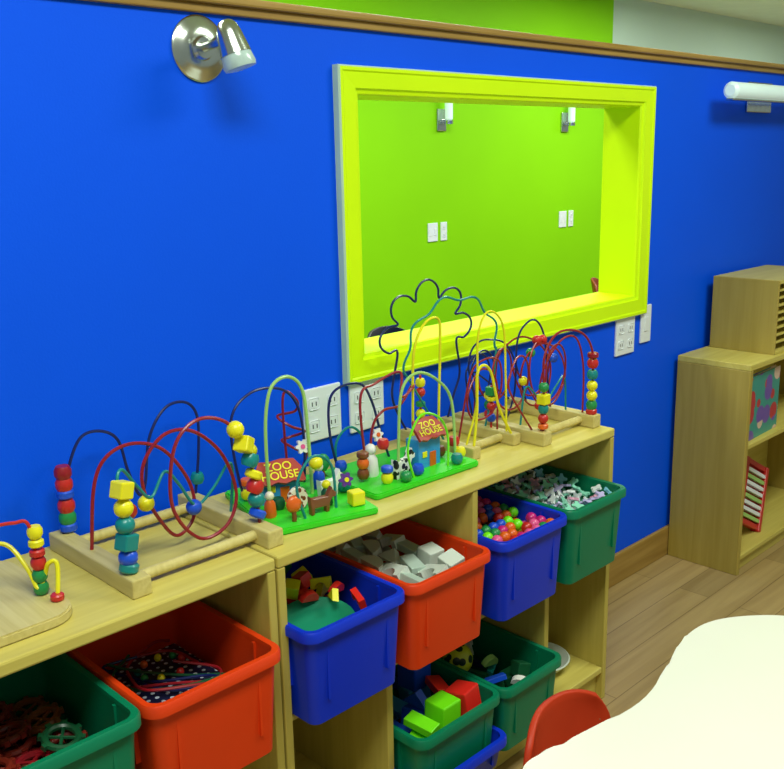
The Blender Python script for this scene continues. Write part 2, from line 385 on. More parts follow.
# blue bin contents
pile(1.105,.455,.525,.098,[C('green'),C('dgreen'),C('yellow'),C('red')],'deeper layer of mixed toys in blue bin',.04,'toy_pile')
n=0
for iz in range(3):
  for ix in range(3):
    for iy in range(5):
        c=['yellow','bred','red','yellow','orange','yellow','green','bred'][(n*3+iz)%8]; n+=1
        if iz==2 and iy<2: continue
        kd=['cube','half','arch','tri'][n%4]; s=.034 if kd=='cube' else .024
        put('toy_piece',block_me('piece%d'%n,kd,s,C(c)),(1.102-.064+ix*.064,-.39+iy*.065,.545+iz*.038),'small %s plastic toy piece in the blue bin'%CN.get(c,c),'toy','mixed toy pieces in blue bin',(random.uniform(-.5,.5),random.uniform(-.5,.5),random.uniform(-1,1)))
lathe('toy_plate',[(0,.004),(.050,.004),(.072,.014),(.078,.020),(.074,.018),(.050,.0),(0,0)],mat('toy_plate_green',(20,140,104),.4),None,32,loc=(1.075,-.350,.598),rot=(.12,-.06,0),label='green plastic toy plate in the blue bin',cat='plate')
for i,(x,y,c,kd) in enumerate(((1.10,-.30,'bred','half'),(1.135,-.335,'yellow','tri'),(1.155,-.27,'yellow','arch'),(1.13,-.24,'bred','cube'),(1.16,-.38,'bred','arch'),(1.09,-.255,'yellow','cube'),(1.165,-.31,'bred','half'))):
    put('toy_piece',block_me('tp%d'%i,kd,.022 if kd!='cube' else .03,C(c)),(x,y,.640+.004*(i%2)),'small %s toy piece on the green plate'%CN.get(c,c),'toy','mixed toy pieces in blue bin',(.3,.2,i*1.1))
# left red bin
def dots(name,bg):
    m=bpy.data.materials.new(name); m.use_nodes=True; nt=m.node_tree; b=nt.nodes['Principled BSDF']
    tc=nt.nodes.new('ShaderNodeTexCoord'); v=nt.nodes.new('ShaderNodeTexVoronoi'); v.inputs['Scale'].default_value=55; v.inputs['Randomness'].default_value=.2
    r=nt.nodes.new('ShaderNodeValToRGB'); r.color_ramp.interpolation='CONSTANT'; r.color_ramp.elements[0].color=s2l((200,210,225)); r.color_ramp.elements[1].position=.22; r.color_ramp.elements[1].color=s2l(bg)
    nt.links.new(tc.outputs['Object'],v.inputs['Vector']); nt.links.new(v.outputs['Distance'],r.inputs['Fac']); nt.links.new(r.outputs['Color'],b.inputs['Base Color']); return m
box('puzzle_tray',(.690,-.41,.453),(.878,-.14,.566),dots('dotted_navy',(16,22,60)),None,.004,label='dark navy tray with white dots in a red bin',cat='toy')
t=thing('bead_string','looped lacing cords with a few coloured beads on the dotted tray','toy',(.785,-.26,.568))
for i,(c) in enumerate(['dred','navy','dgreen','dred']):
    pts=[(.070*cos(a*1.3+i*1.7)*(1+.2*sin(3*a)),.100*sin(a+i),.010+.008*sin(2*a+i)+.005*i) for a in [2*pi*k/9 for k in range(9)]]
    tube('string',pts,.0028,C(c),t)
for i in range(8):
    c=['red','green','yellow','orange','teal','green','yellow'][i%7]; a=i*.7; r=.05+.003*i
    o=bpy.data.objects.new('bead',sphere_me('sbead%d'%i,.0075,C(c),12)); COLL.objects.link(o); o.parent=t; o.location=(.02+r*cos(a)*.8,.04+r*sin(a)*.6,.009)
def ring_toy(loc,c,rot):
    t=thing('ring_toy','%s toothed plastic ring toy in the green bin'%CN.get(c,c),'toy',loc,group='toothed rings in green bin'); t.rotation_euler=rot
    bm=bmesh.new(); N=28
    A=[Vector((.027*cos(2*pi*i/N),.027*sin(2*pi*i/N),0)) for i in range(N+1)]
    tube_bm(bm,A,.0065)
    for i in range(8):
        a=2*pi*i/8; bmesh.ops.create_cube(bm,size=.009,matrix=Matrix.Rotation(a,4,'Z')@Matrix.Translation((.033,0,0)))
    fin('ring',bm,C(c),t,smooth=True)
    bm=bmesh.new()
    for i in range(2):
        a=pi*i/2; tube_bm(bm,[Vector((.024*cos(a),.024*sin(a),0)),Vector((-.024*cos(a),-.024*sin(a),0))],.003,6)
    fin('spoke',bm,C(c),t)
pile(.506,.455,.525,.100,[C('maroon'),C('brown'),C('dgreen')],'deeper layer of dark ring toys in green bin',.035,'toy_pile')
n=0
for iz in range(3):
    for ix in range(3):
        for iy in range(4):
            if iz==2 and (ix+iy)%3==2: n+=1; continue
            c=['maroon','maroon','dred','maroon','brown','maroon','dgreen'][(n*5+iz)%7]; n+=1
            ring_toy((.506-.058+ix*.058+(iz%2)*.006,-.375+iy*.074,.540+iz*.020),c,(random.uniform(-.2,.2),random.uniform(-.2,.2),n))
lathe('dish',[(0,0),(.045,0),(.075,.018),(.088,.034),(.084,.036),(.07,.022),(.043,.006),(0,.006)],mat('dish_pale',(196,206,190),.5),None,32,loc=(1.945,-.25,.1005),label='pale rounded shallow dish on the bottom board',cat='dish')

# ---------------------------------------------------------------- bead mazes
def bead(t,base,p,kind,c,s=.016,rot=0):
    loc=Vector(p)-Vector(base)
    if kind=='ball':
        o=bpy.data.objects.new('bead',sphere_me('bead',s,C(c),20)); COLL.objects.link(o); o.parent=t; o.location=loc; return
    if kind=='cube':
        bm=bmesh.new(); addbox(bm,(-s,-s,-s),(s,s,s),s*.2); fin('bead',bm,C(c),t,loc,(0,rot,rot)); return
    if kind=='disc': pr=[(0,-s*.5),(s*.8,-s*.5),(s,-s*.3),(s,s*.3),(s*.8,s*.5),(0,s*.5)]
    elif kind=='barrel': pr=[(0,-s*.8),(s*.75,-s*.8),(s,-s*.3),(s,s*.3),(s*.75,s*.8),(0,s*.8)]
    lathe('bead',pr,C(c),t,20,loc,(0,rot,0))
def wire(t,base,pts,c,r=.003): tube('wire',rel(pts,base),r,C(c),t)
def Y(pts,y): return [(a,y,b) for a,b in pts]
def maze(name_label,x0,x1,yf,yb,bw=.042,bh=.034):
    base=((x0+x1)/2,(yf+yb)/2,CH); t=thing('bead_maze',name_label,'toy',base)
    for xc in (x0,x1): box('base_block',(xc-bw/2-base[0],yf-base[1],0),(xc+bw/2-base[0],yb-base[1],bh),W_TOY,t,.003)
    for yy in (yf+.045,yb-.045): cyl('dowel',.010,(x0+bw/2-.005-base[0],yy-base[1],bh*.5),(x1-bw/2+.005-base[0],yy-base[1],bh*.5),W_TOY,t)
    return t,base
t,b=maze('wooden bead maze with red corkscrew wire and painted beads',.710,.990,-.345,-.035,.036)
wire(t,b,Y([(.71,.82),(.722,.88),(.733,.947),(.762,1.002),(.803,1.007),(.838,.981),(.853,.916),(.873,.86),(.888,.88),(.905,.97),(.945,1.023),(.992,1.026),(1.018,.991),(1.015,.914),(1.0,.82)],-.06),'navy')
def YY(pts,y0,y1): return [(a,y0+(y1-y0)*i/(len(pts)-1),z) for i,(a,z) in enumerate(pts)]
wire(t,b,YY([(.71,.82),(.723,.94),(.748,.993),(.799,1.009),(.858,.984),(.904,.911),(.906,.845),(.864,.818),(.826,.863),(.796,.93),(.80,.985),(.842,1.026),(.898,1.019),(.953,.962),(.975,.880),(.945,.826),(.88,.822),(.826,.90),(.836,1.01),(.885,1.052),(.948,1.029),(.985,.949),(.995,.82)],-.17,-.29),'dred',.0034)
wire(t,b,YY([(.707,.82),(.707,.93),(.709,.985),(.725,1.0),(.755,.96),(.785,.93),(.82,.966),(.852,.933),(.89,.879),(.936,.897),(.978,.933),(.995,.91),(.99,.82)],-.31,-.2),'teal')
for z,k,c in ((.838,'disc','teal'),(.856,'ball','blue'),(.884,'cube','teal'),(.914,'ball','teal'),(.944,'ball','yellow'),(.976,'cube','yellow')): 
    bead(t,b,(.707,-.31,z),k,c,.0165 if k!='cube' else .0145,.25)
for z,c,k in ((.838,'blue','disc'),(.856,'green','barrel'),(.880,'red','barrel'),(.903,'blue','disc'),(.922,'red','barrel'),(.945,'dred','barrel')): bead(t,b,(.722,-.06,z),k,c,.016)
for x,z,c,k in ((.955,1.020,'yellow','ball'),(.972,.988,'yellow','cube'),(.984,.955,'teal','barrel'),(.990,.925,'yellow','disc'),(.992,.90,'red','barrel'),(.993,.874,'teal','ball'),(.994,.845,'blue','disc')): bead(t,b,(x,-.285,z),k,c,.0165 if k!='cube' else .015,.5)
for x,z,c in ((.755,.905,'red'),(.79,.91,'yellow')): bead(t,b,(x,-.235,z),'ball',c,.015)
bead(t,b,(.89,-.23,.873),'ball','blue',.015); bead(t,b,(1.008,-.06,.86),'barrel','teal',.014)
b=(.42,-.19,CH); t=thing('bead_maze','small bead maze with yellow wire on a rounded wooden board','toy',b)
prism('base_board',rrect(.185,.15,.05,8),0,.018,W_TOY,t,.003)
wire(t,b,[(.44,-.15,.81),(.47,-.16,.87),(.52,-.18,.895),(.552,-.20,.895),(.568,-.23,.86),(.574,-.25,.828),(.586,-.25,.84),(.592,-.26,.868),(.602,-.27,.866),(.59,-.285,.81)],'yellow',.0038)
wire(t,b,[(.36,-.2,.81),(.38,-.21,.9),(.44,-.22,.94),(.50,-.23,.945),(.55,-.24,.945),(.575,-.245,.93),(.582,-.245,.81)],'red',.003)
for z,k,c in ((.824,'barrel','green'),(.846,'barrel','green'),(.868,'barrel','red'),(.886,'disc','red'),(.903,'disc','yellow'),(.922,'barrel','yellow')): bead(t,b,(.582,-.245,z),k,c,.0125)
bead(t,b,(.59,-.285,.818),'disc','red',.011)

def text_mesh(s,size,m,parent,loc,rot):
    cu=bpy.data.curves.new('t','FONT'); cu.body=s; cu.size=size; cu.extrude=.0006; cu.align_x='CENTER'; cu.align_y='CENTER'; cu.space_line=.8; cu.offset=.0002
    o=bpy.data.objects.new('tmp',cu); COLL.objects.link(o); dg=bpy.context.evaluated_depsgraph_get(); me=bpy.data.meshes.new_from_object(o.evaluated_get(dg))
    bpy.data.objects.remove(o); me.materials.clear(); me.materials.append(m)
    q=bpy.data.objects.new('sign_text',me); COLL.objects.link(q); q.parent=parent; q.location=loc; q.rotation_euler=rot; return q
def house(t,x,y,rz,w=.062,h=.055,tilt=55,signc='red',ws=.72,ts=.026):
    bm=bmesh.new(); addbox(bm,(-w/2,-.02,0),(w/2,.02,h),.002)
    fin('house',bm,C('cyan'),t,(x,y,.012),(0,0,rz))
    M=Matrix.Rotation(rz,4,'Z')
    def q(v): r=M@Vector(v); return (x+r.x,y+r.y,.012+r.z)
    bm=bmesh.new(); addbox(bm,(-.010,-.0015,0),(.010,.0015,.036),.001); fin('door',bm,C('orange'),t,q((.010,-.021,0)),(0,0,rz))
    bm=bmesh.new(); addbox(bm,(-.007,-.0015,-.007),(.007,.0015,.007),.001); fin('window',bm,C('yellow'),t,q((-.017,-.021,.034)),(0,0,rz))
    P=[]; N=12; hw=w*ws
    for i in range(N+1): 
        u=-1+2*i/N; P.append((u*hw,-.025-.0025*sin(u*9)))
    P+= [(hw*.97,.006),(hw*.72,.027),(hw*.2,.030),(-hw*.3,.026),(-hw*.74,.028),(-hw*.97,.006)]
    bm=bmesh.new(); vs=[bm.verts.new((a,c,0)) for a,c in P]; f=bm.faces.new(vs); r=bmesh.ops.extrude_face_region(bm,geom=[f])
    for v in r['geom']:
        if isinstance(v,bmesh.types.BMVert): v.co.z=.007
    a=radians(tilt)
    fin('roof_sign',bm,C(signc),t,q((0,-.014,h+.018)),(a,0,rz))
    d=Matrix.Rotation(rz,4,'Z')@Matrix.Rotation(a,4,'X')@Vector((0,.001,.0078)); c=q((0,-.014,h+.018))
    text_mesh('ZOO\nHOUSE',ts,C('yellow'),t,(c[0]+d.x,c[1]+d.y,c[2]+d.z),(a,0,rz))
def animal(t,x,y,z,rz,c,spot=None,s=1.0):
    prof=[(-.022,0),(-.016,0),(-.015,.012),(.008,.012),(.009,0),(.015,0),(.017,.018),(.022,.026),(.03,.027),(.031,.034),(.024,.040),(.022,.046),(.018,.040),(.012,.030),(-.018,.031),(-.025,.036),(-.024,.02)]
    bm=bmesh.new(); vs=[bm.verts.new((a*s,-.006*s,h*s)) for a,h in prof]; f=bm.faces.new(vs); r=bmesh.ops.extrude_face_region(bm,geom=[f])
    for v in r['geom']:
        if isinstance(v,bmesh.types.BMVert): v.co.y=.006*s
    bmesh.ops.bevel(bm,geom=[e for e in bm.edges if abs(e.verts[0].co.y-e.verts[1].co.y)<1e-6],offset=.0012,segments=1,affect='EDGES')
    m=C(c)
    if spot:
        key='spotted_'+c
        if key not in MATS: MATS[key]=ballpat(key,COL[c],COL[spot],60)
        m=MATS[key]
    fin('animal_figure',bm,m,t,(x,y,z),(0,0,rz))
def peg(t,x,y,z,c,hc,s=1):
    lathe('peg_figure',[(0,0),(.012*s,0),(.013*s,.004*s),(.011*s,.028*s),(.006*s,.036*s),(0,.037*s)],C(c),t,20,(x,y,z))
    o=bpy.data.objects.new('peg_head',sphere_me('peg_head',.0095*s,C(hc),16)); COLL.objects.link(o); o.parent=t; o.location=(x,y,z+.043*s)
def tree(t,x,y,z,c,s=1):
    cyl('tree_trunk',.004*s,(x,y,z),(x,y,z+.02*s),C('brown'),t)
    bm=bmesh.new(); bmesh.ops.create_icosphere(bm,subdivisions=2,radius=.014*s,matrix=Matrix.Translation((x,y,z+.03*s))@Matrix.Diagonal((1,.5,1.1,1))); fin('tree_crown',bm,C(c),t,smooth=True)
def flower(t,x,y,z,c,cc,rz=0,s=1):
    pts=[]
    for i in range(48):
        a=2*pi*i/48; r=(.013+.003*cos(6*a))*s; pts.append((r*cos(a),r*sin(a)))
    bm=bmesh.new(); vs=[bm.verts.new((a,b_,-.004)) for a,b_ in pts]; f=bm.faces.new(vs); r=bmesh.ops.extrude_face_region(bm,geom=[f])
    for v in r['geom']:
        if isinstance(v,bmesh.types.BMVert): v.co.z=.004
    fin('flower_petal',bm,C(c),t,(x,y,z),(radians(75),0,rz)); lathe('flower_centre',[(0,-.006),(.005,-.006),(.005,.006),(0,.006)],C(cc),t,16,(x,y,z),(radians(75),0,rz))
M_BOARD=mat('board_green',(60,210,40),.4,var=.05,spec=.3)
def inv(base,rz,p):
    v=Matrix.Rotation(-rz,4,'Z')@(Vector(p)-Vector(base)); return (v.x,v.y,v.z)
rz=radians(-15); b=(1.160,-.205,CH); t=thing('bead_maze','green-based bead maze with a red-roofed wooden house and animals','toy',b,rz)
prism('base_board',rrect(.118,.135,.01,4),0,.014,M_BOARD,t,.003)
def wl(pts,c,r=.003,y=None): tube('wire',[inv(b,rz,p) for p in ([(a,y,z) for a,z in pts] if y is not None else pts)],r,C(c),t)
wl([(1.09,.80),(1.085,.90),(1.088,1.0),(1.107,1.06),(1.15,1.072),(1.185,1.035),(1.195,.93),(1.20,.80)],'lgreen',.0038,-.2)
wl([(1.09,.80),(1.065,.85),(1.052,.985),(1.103,1.035),(1.18,1.03),(1.225,.985),(1.24,.90),(1.235,.80)],'navy',.003,-.13)
wl([(1.215,-.1,.80),(1.21,-.1,1.0),(1.24,-.11,.99),(1.25,-.09,.96),(1.208,-.08,.955),(1.22,-.11,.935),(1.259,-.11,.915),(1.24,-.08,.90),(1.210,-.09,.90),(1.24,-.11,.875),(1.27,-.1,.861),(1.25,-.09,.80)],'dred',.003)
wl([(1.10,.80),(1.08,.88),(1.12,.93),(1.17,.90),(1.18,.80)],'teal',.003,-.3)
house(t,-.040,.02,-.1,.086,.046,46,'signred',.60,.0255)
animal(t,.060,-.02,.014,.3,'white',None,1.2); animal(t,.005,-.095,.014,.1,'brown',None,1.1); peg(t,-.09,-.06,.014,'orange','cream'); peg(t,.065,.04,.014,'blue','cream',1.1); peg(t,.035,-.06,.014,'dgreen','yellow')
tree(t,.09,.075,.014,'green',1.4); tree(t,-.060,-.11,.014,'orange',1.2)
flower(t,.02,.02,.12,'white','pink'); flower(t,.085,-.05,.055,'purple','yellow')
for p,k,c in (((-.095,.05,.03),'barrel','yellow'),((-.095,.05,.055),'disc','orange'),((.085,-.095,.03),'cube','yellow'),((-.07,.085,.11),'ball','yellow'),((.030,-.025,.095),'ball','yellow'),((.100,-.01,.028),'barrel','teal'),((-.06,-.03,.026),'barrel','dgreen')):
    bead(t,(0,0,0),p,k,c,.0145)
MATS['spotted_cream']=ballpat('spotted_cream',COL['cream'],COL['brown'],90)
lathe('spotted_wheel',[(0,-.006),(.022,-.006),(.024,-.003),(.024,.003),(.022,.006),(0,.006)],MATS['spotted_cream'],t,28,(-.030,-.060,.040),(radians(78),0,.25))
rz=radians(-2); b=(1.45,-.21,CH); t=thing('bead_maze','green-based bead maze with blue house, white animals and looping wires','toy',b,rz)
prism('base_board',rrect(.162,.105,.01,4),0,.014,M_BOARD,t,.003)
wl([(1.33,.80),(1.306,.90),(1.308,.98),(1.343,1.006),(1.404,1.0),(1.436,.953),(1.46,.88),(1.49,.80)],'navy',.003,-.14)
wl([(1.509,.80),(1.51,.95),(1.517,1.07),(1.554,1.127),(1.60,1.130),(1.605,1.07),(1.60,.95),(1.595,.80)],'yellow',.0032,-.2)
wl([(1.36,-.2,.80),(1.345,-.2,.985),(1.40,-.19,1.01),(1.47,-.2,1.026),(1.452,-.22,.975),(1.50,-.21,.985),(1.518,-.19,.985),(1.468,-.2,.949),(1.404,-.21,.95),(1.378,-.2,.909),(1.37,-.2,.80)],'dred',.003)
wl([(1.39,.80),(1.392,.90),(1.404,1.005),(1.451,1.037),(1.516,1.011),(1.566,.95),(1.58,.80)],'lgreen',.0034,-.27)
wl([(1.42,.80),(1.40,.88),(1.44,.945),(1.50,.93),(1.53,.88),(1.53,.80)],'lime',.0026,-.29)
wl([(1.34,.80),(1.34,.87),(1.38,.90),(1.42,.87),(1.43,.80)],'teal',.003,-.12)
house(t,.050,-.03,.05,.074,.070,48,'signred',.60,.0225)
animal(t,-.040,-.055,.014,.2,'white','black',1.3); peg(t,-.085,.0,.014,'white','white',1.4); tree(t,.11,.04,.014,'green',1.3)
flower(t,-.055,.01,.10,'white','orange')
for p,k,c in (((-.125,-.02,.032),'barrel','brown'),((-.125,-.02,.056),'barrel','orange'),((-.125,-.02,.076),'disc','brown'),((-.095,-.065,.026),'barrel','yellow'),((-.095,-.065,.046),'disc','blue'),((-.01,-.075,.028),'barrel','blue'),((-.06,-.088,.026),'ball','green'),((-.06,-.015,.085),'barrel','red'),((.142,-.06,.03),'barrel','yellow'),((.142,-.04,.052),'barrel','red'),((-.13,.05,.035),'barrel','blue'),((.105,-.085,.028),'barrel','teal'),((.115,-.02,.03),'barrel','brown')):
    bead(t,(0,0,0),p,k,c,.0135)
t,b=maze('wooden bead maze with big dark flower-shaped wire against the wall',1.640,1.795,-.285,-.035,.028,.030)
fl=[(1.640,.82),(1.61,.87),(1.590,.93)]
nl=5
for i in range(nl*8+1):
    a=radians(200-220*i/(nl*8)); rr=.74+.34*abs(sin(pi*i/8))**.75
    fl.append((1.722+.158*rr*cos(a),1.060+.128*rr*sin(a)))
fl+=[(1.845,.94),(1.82,.88),(1.795,.82)]
wire(t,b,Y(fl,-.05),'navy',.003)
tw=[(1.640,.82),(1.60,.88)]
for i in range(41):
    u=i/40; a=radians(195-205*u); rr=1+.055*sin(u*2*pi*5)
    tw.append((1.675+.165*rr*cos(a),1.035+.135*rr*sin(a)))
tw+=[(1.82,.90),(1.795,.82)]
wire(t,b,Y(tw,-.18),'teal',.0027)
wire(t,b,Y([(1.640,.82),(1.68,.924),(1.683,1.074),(1.708,1.131),(1.747,1.131),(1.781,1.084),(1.79,.957),(1.795,.82)],-.25),'yellow',.0027)
wire(t,b,Y([(1.645,.82),(1.657,.911),(1.657,.994),(1.679,1.016),(1.709,.992),(1.74,.9),(1.79,.82)],-.27),'yellow',.0035)
wire(t,b,Y([(1.645,.82),(1.69,.978),(1.74,1.012),(1.80,1.0),(1.81,.93),(1.77,.87),(1.70,.87),(1.68,.93),(1.73,.99),(1.79,.95),(1.795,.82)],-.22),'dred',.0025)
for z,k,c in ((.85,'barrel','red'),(.875,'ball','yellow'),(.90,'disc','green'),(.93,'ball','red'),(.955,'barrel','yellow')): bead(t,b,(1.640,-.10,z),k,c,.0125)
cyl('post',.003,(1.640-b[0],-.10-b[1],.02),(1.640-b[0],-.10-b[1],.18),C('red'),t)
for z,k,c in ((.85,'barrel','blue'),(.88,'ball','red'),(.90,'disc','yellow'),(.92,'cube','green')): bead(t,b,(1.795,-.20,z),k,c,.0115)
cyl('post',.003,(1.795-b[0],-.20-b[1],.02),(1.795-b[0],-.20-b[1],.14),C('red'),t)
t,b=maze('wooden bead maze with dark red and navy loops at cabinet end',1.840,2.058,-.345,-.045,.034)
wire(t,b,Y([(1.85,.82),(1.89,.90),(1.90,1.034),(1.944,1.077),(1.986,1.071),(2.018,1.018),(2.035,.90),(2.05,.82)],-.2),'navy',.0026)
wire(t,b,YY([(1.84,.82),(1.86,.93),(1.87,1.0),(1.942,1.034),(2.02,1.004),(2.06,.941),(2.03,.865),(1.96,.85),(1.90,.90),(1.90,.98),(1.96,1.02),(2.03,.99),(2.05,.92),(1.99,.86),(1.92,.88),(1.92,.96),(1.98,1.03),(2.04,1.03),(2.065,.95),(2.055,.82)],-.15,-.30),'dred',.0026)
wire(t,b,Y([(1.846,.82),(1.846,.93),(1.848,1.02),(1.903,1.069),(2.0,1.056),(2.055,.999),(2.06,.90),(2.06,.82)],-.325),'dred',.003)
def loops(cx,cz,rx,rz_,n,dx,y0,y1,st,en,c,r=.003):
    pts=[st]
    N=n*10
    for i in range(N+1):
        a=radians(180)-2*pi*i/10; pts.append((cx+dx*i/N+rx*cos(a),cz+rz_*sin(a)))
    pts.append(en); wire(t,b,YY(pts,y0,y1),c,r)
loops(1.81,.94,.055,.075,2,.09,-.30,-.10,(1.840,.82),(1.845,.82),'dred',.0025)
loops(1.93,.95,.060,.080,2,.06,-.32,-.16,(1.842,.82),(2.055,.82),'dred',.0025)
loops(1.86,.93,.045,.060,2,.08,-.10,-.06,(1.840,.82),(2.055,.82),'navy',.0025)
wire(t,b,Y([(1.84,.82),(1.82,.90),(1.80,.97),(1.82,1.02),(1.88,1.03),(1.97,.99),(2.05,.82)],-.12),'navy',.0025)
wire(t,b,Y([(1.85,.82),(1.87,.92),(1.91,.90),(1.95,.86),(2.0,.90),(2.04,.92),(2.05,.82)],-.25),'teal',.0026)
for z,k,c in ((.835,'disc','red'),(.852,'barrel','green'),(.878,'ball','yellow'),(.905,'ball','yellow'),(.935,'barrel','teal'),(.965,'barrel','red'),(.987,'disc','dred')): bead(t,b,(2.059,-.325,z),k,c,.0145)
for z,k,c in ((.84,'disc','orange'),(.86,'ball','red'),(.885,'barrel','teal'),(.91,'cube','yellow'),(.94,'ball','green')): bead(t,b,(1.846,-.325,z),k,c,.013)
for x,z,c in ((1.97,.85,'red'),(1.995,.86,'teal'),(1.955,1.03,'red'),(1.98,1.028,'red'),(1.93,1.0,'green'),(1.90,.93,'yellow'),(2.03,.97,'blue')): bead(t,b,(x,-.22,z),'ball',c,.0125)
for z,c in ((.84,'red'),(.865,'green'),(.89,'yellow')): bead(t,b,(1.846,-.15,z),'barrel',c,.0125)

# ---------------------------------------------------------------- wall things
def outlet(x,z,w,h,label,y=0,kind='outlet',n=2):
    t=thing('wall_outlet' if kind=='outlet' else 'light_switch',label,'outlet' if kind=='outlet' else 'switch',(x,y,z))
    box('cover_plate',(-w/2,-.008,-h/2),(w/2,0,h/2),M_WHITEP,t,.003)
    for i in range(n):
        cx=-w/2+w*(i+.5)/n
        if kind=='outlet':
            for zz in (-h*.21,h*.21):
                box('socket',(cx-.015,-.010,zz-.014),(cx+.015,-.007,zz+.014),M_WHITEP,t,.004)
                for dx in (-.006,.006): box('slot',(cx+dx-.0012,-.0106,zz-.005),(cx+dx+.0012,-.0098,zz+.005),M_DARK,t,0)
        else:
            box('switch_toggle',(cx-.013,-.011,-.026),(cx+.013,-.007,.026),M_WHITEP,t,.003)
    return t
outlet(1.400,.910,.115,.130,'white double wall outlet on the blue wall')
outlet(1.545,.900,.115,.125,'white double wall outlet partly behind bead wires')
outlet(2.735,.900,.115,.125,'white double wall outlet beneath the lime frame')
outlet(2.865,.925,.065,.13,'white light switch beside the double outlet',kind='switch',n=1)
for X in (4.94,6.50): 
    outlet(X-.03,.98,.10,.13,'white light switch on the green wall',2.9,'switch',2)
    outlet(X+.085,.98,.065,.13,'white wall outlet on the green wall',2.9,'outlet',1)
t=thing('wall_sconce','shiny chrome wall spotlight with round backplate and glassy shade','lamp',(1.12,0,1.718))
lathe('backplate',[(0,.022),(.02,.022),(.024,.015),(.046,.013),(.050,.009),(.060,.008),(.064,.004),(.064,0),(0,0)],M_CHROME,t,48,rot=(radians(90),0,0))
cyl('arm',.009,(0,-.015,0),(.004,-.085,.012),M_CHROME,t)
lathe('arm_knuckle',[(0,-.012),(.012,-.012),(.014,0),(.012,.012),(0,.012)],M_CHROME,t,20,loc=(.004,-.085,.012),rot=(0,radians(90),0))
R=(radians(-12),radians(-12),0); SL=(.006,-.105,.004)
lathe('lamp_shade',[(0,.042),(.008,.041),(.014,.038),(.020,.031),(.024,.018),(.027,.0),(.031,-.024),(.0295,-.024),(.024,.004),(.018,.022),(0,.032)],M_CHROME,t,36,loc=SL,rot=R)
lathe('bulb',[(0,.0),(.018,.0),(.0265,-.012),(.030,-.026),(.033,-.044),(.031,-.051),(.020,-.053),(0,-.053)],M_FROST,t,28,loc=SL,rot=R)
def tubelamp(loc,vert,label,L=.5,r=.03):
    t=thing('tube_sconce',label,'lamp',loc)
    yy=-.055 if vert else -.085
    def P(a,y,o=0): return (o,y,a) if vert else (a,y,o)
    cyl('lamp_tube',r,P(-L/2,yy),P(L/2,yy),M_GLOW,t,24,bev=r*.35)
    if vert:
        box('bracket',(-.070,-.014,-L*.85),(.020,0,-L*.10),M_CHROME,t,.004); box('arm',(-.014,-.05,-L*.6),(.014,-.01,-L*.45),M_CHROME,t)
        lathe('tube_cap',[(0,0),(r*1.05,0),(r*1.05,.025),(0,.025)],M_CHROME,t,24,(0,yy,-L/2-.024))
    else:
        box('bracket',(-.02,-.012,-.065),(.18,0,.045),M_CHROME,t,.004); cyl('arm',.014,(.08,-.012,0),(.08,-.06,0),M_CHROME,t)
        box('tube_holder',(-L/2,-.10,-.034),(L/2,-.07,-.026),M_CHROME,t,.003)
tubelamp((3.54,0,1.702),False,'horizontal white tube lamp on chrome bracket on blue wall',.64,.029)
for X in (5.03,6.49): tubelamp((X,2.9,1.84),True,'vertical white tube lamp on chrome bracket on green wall',.2,.028)

# ---------------------------------------------------------------- table + chairs
outl=[(1.045,-.90),(1.080,-.866),(1.18,-.884),(1.353,-.906),(1.49,-.882),(1.60,-.853),(1.69,-.850),(1.767,-.884),(1.84,-.955),(1.885,-1.06),(1.92,-1.22),(1.98,-1.38),(2.0,-1.52),(1.93,-1.62),(1.8,-1.65),(1.6,-1.63),(1.4,-1.64),(1.2,-1.66),(1.08,-1.61),(1.04,-1.48),(1.05,-1.3),(1.045,-1.15),(1.035,-1.02)]
P=[]; N=len(outl)
for i in range(N):
    a,b_,c,d=[Vector((*outl[(i+k)%N],0)) for k in (-1,0,1,2)]
    for k in range(6):
        s=k/6; v=.5*((2*b_)+(c-a)*s+(2*a-5*b_+4*c-d)*s*s+(3*b_-a-3*c+d)*s**3); P.append((v.x,v.y))
b=(1.45,-1.25,0); t=thing('activity_table','low off-white children activity table with wavy edges','table',b)
prism('table_top',[(x-b[0],y-b[1]) for x,y in P],.522,.55,mat('table_laminate',(226,224,206),.3,var=.01,spec=.25),t,.004)
for x,y in ((1.2,-1.12),(1.72,-1.03),(1.75,-1.5),(1.18,-1.5)): cyl('leg',.018,(x-b[0],y-b[1],0),(x-b[0],y-b[1],.522),M_CHROME,t)
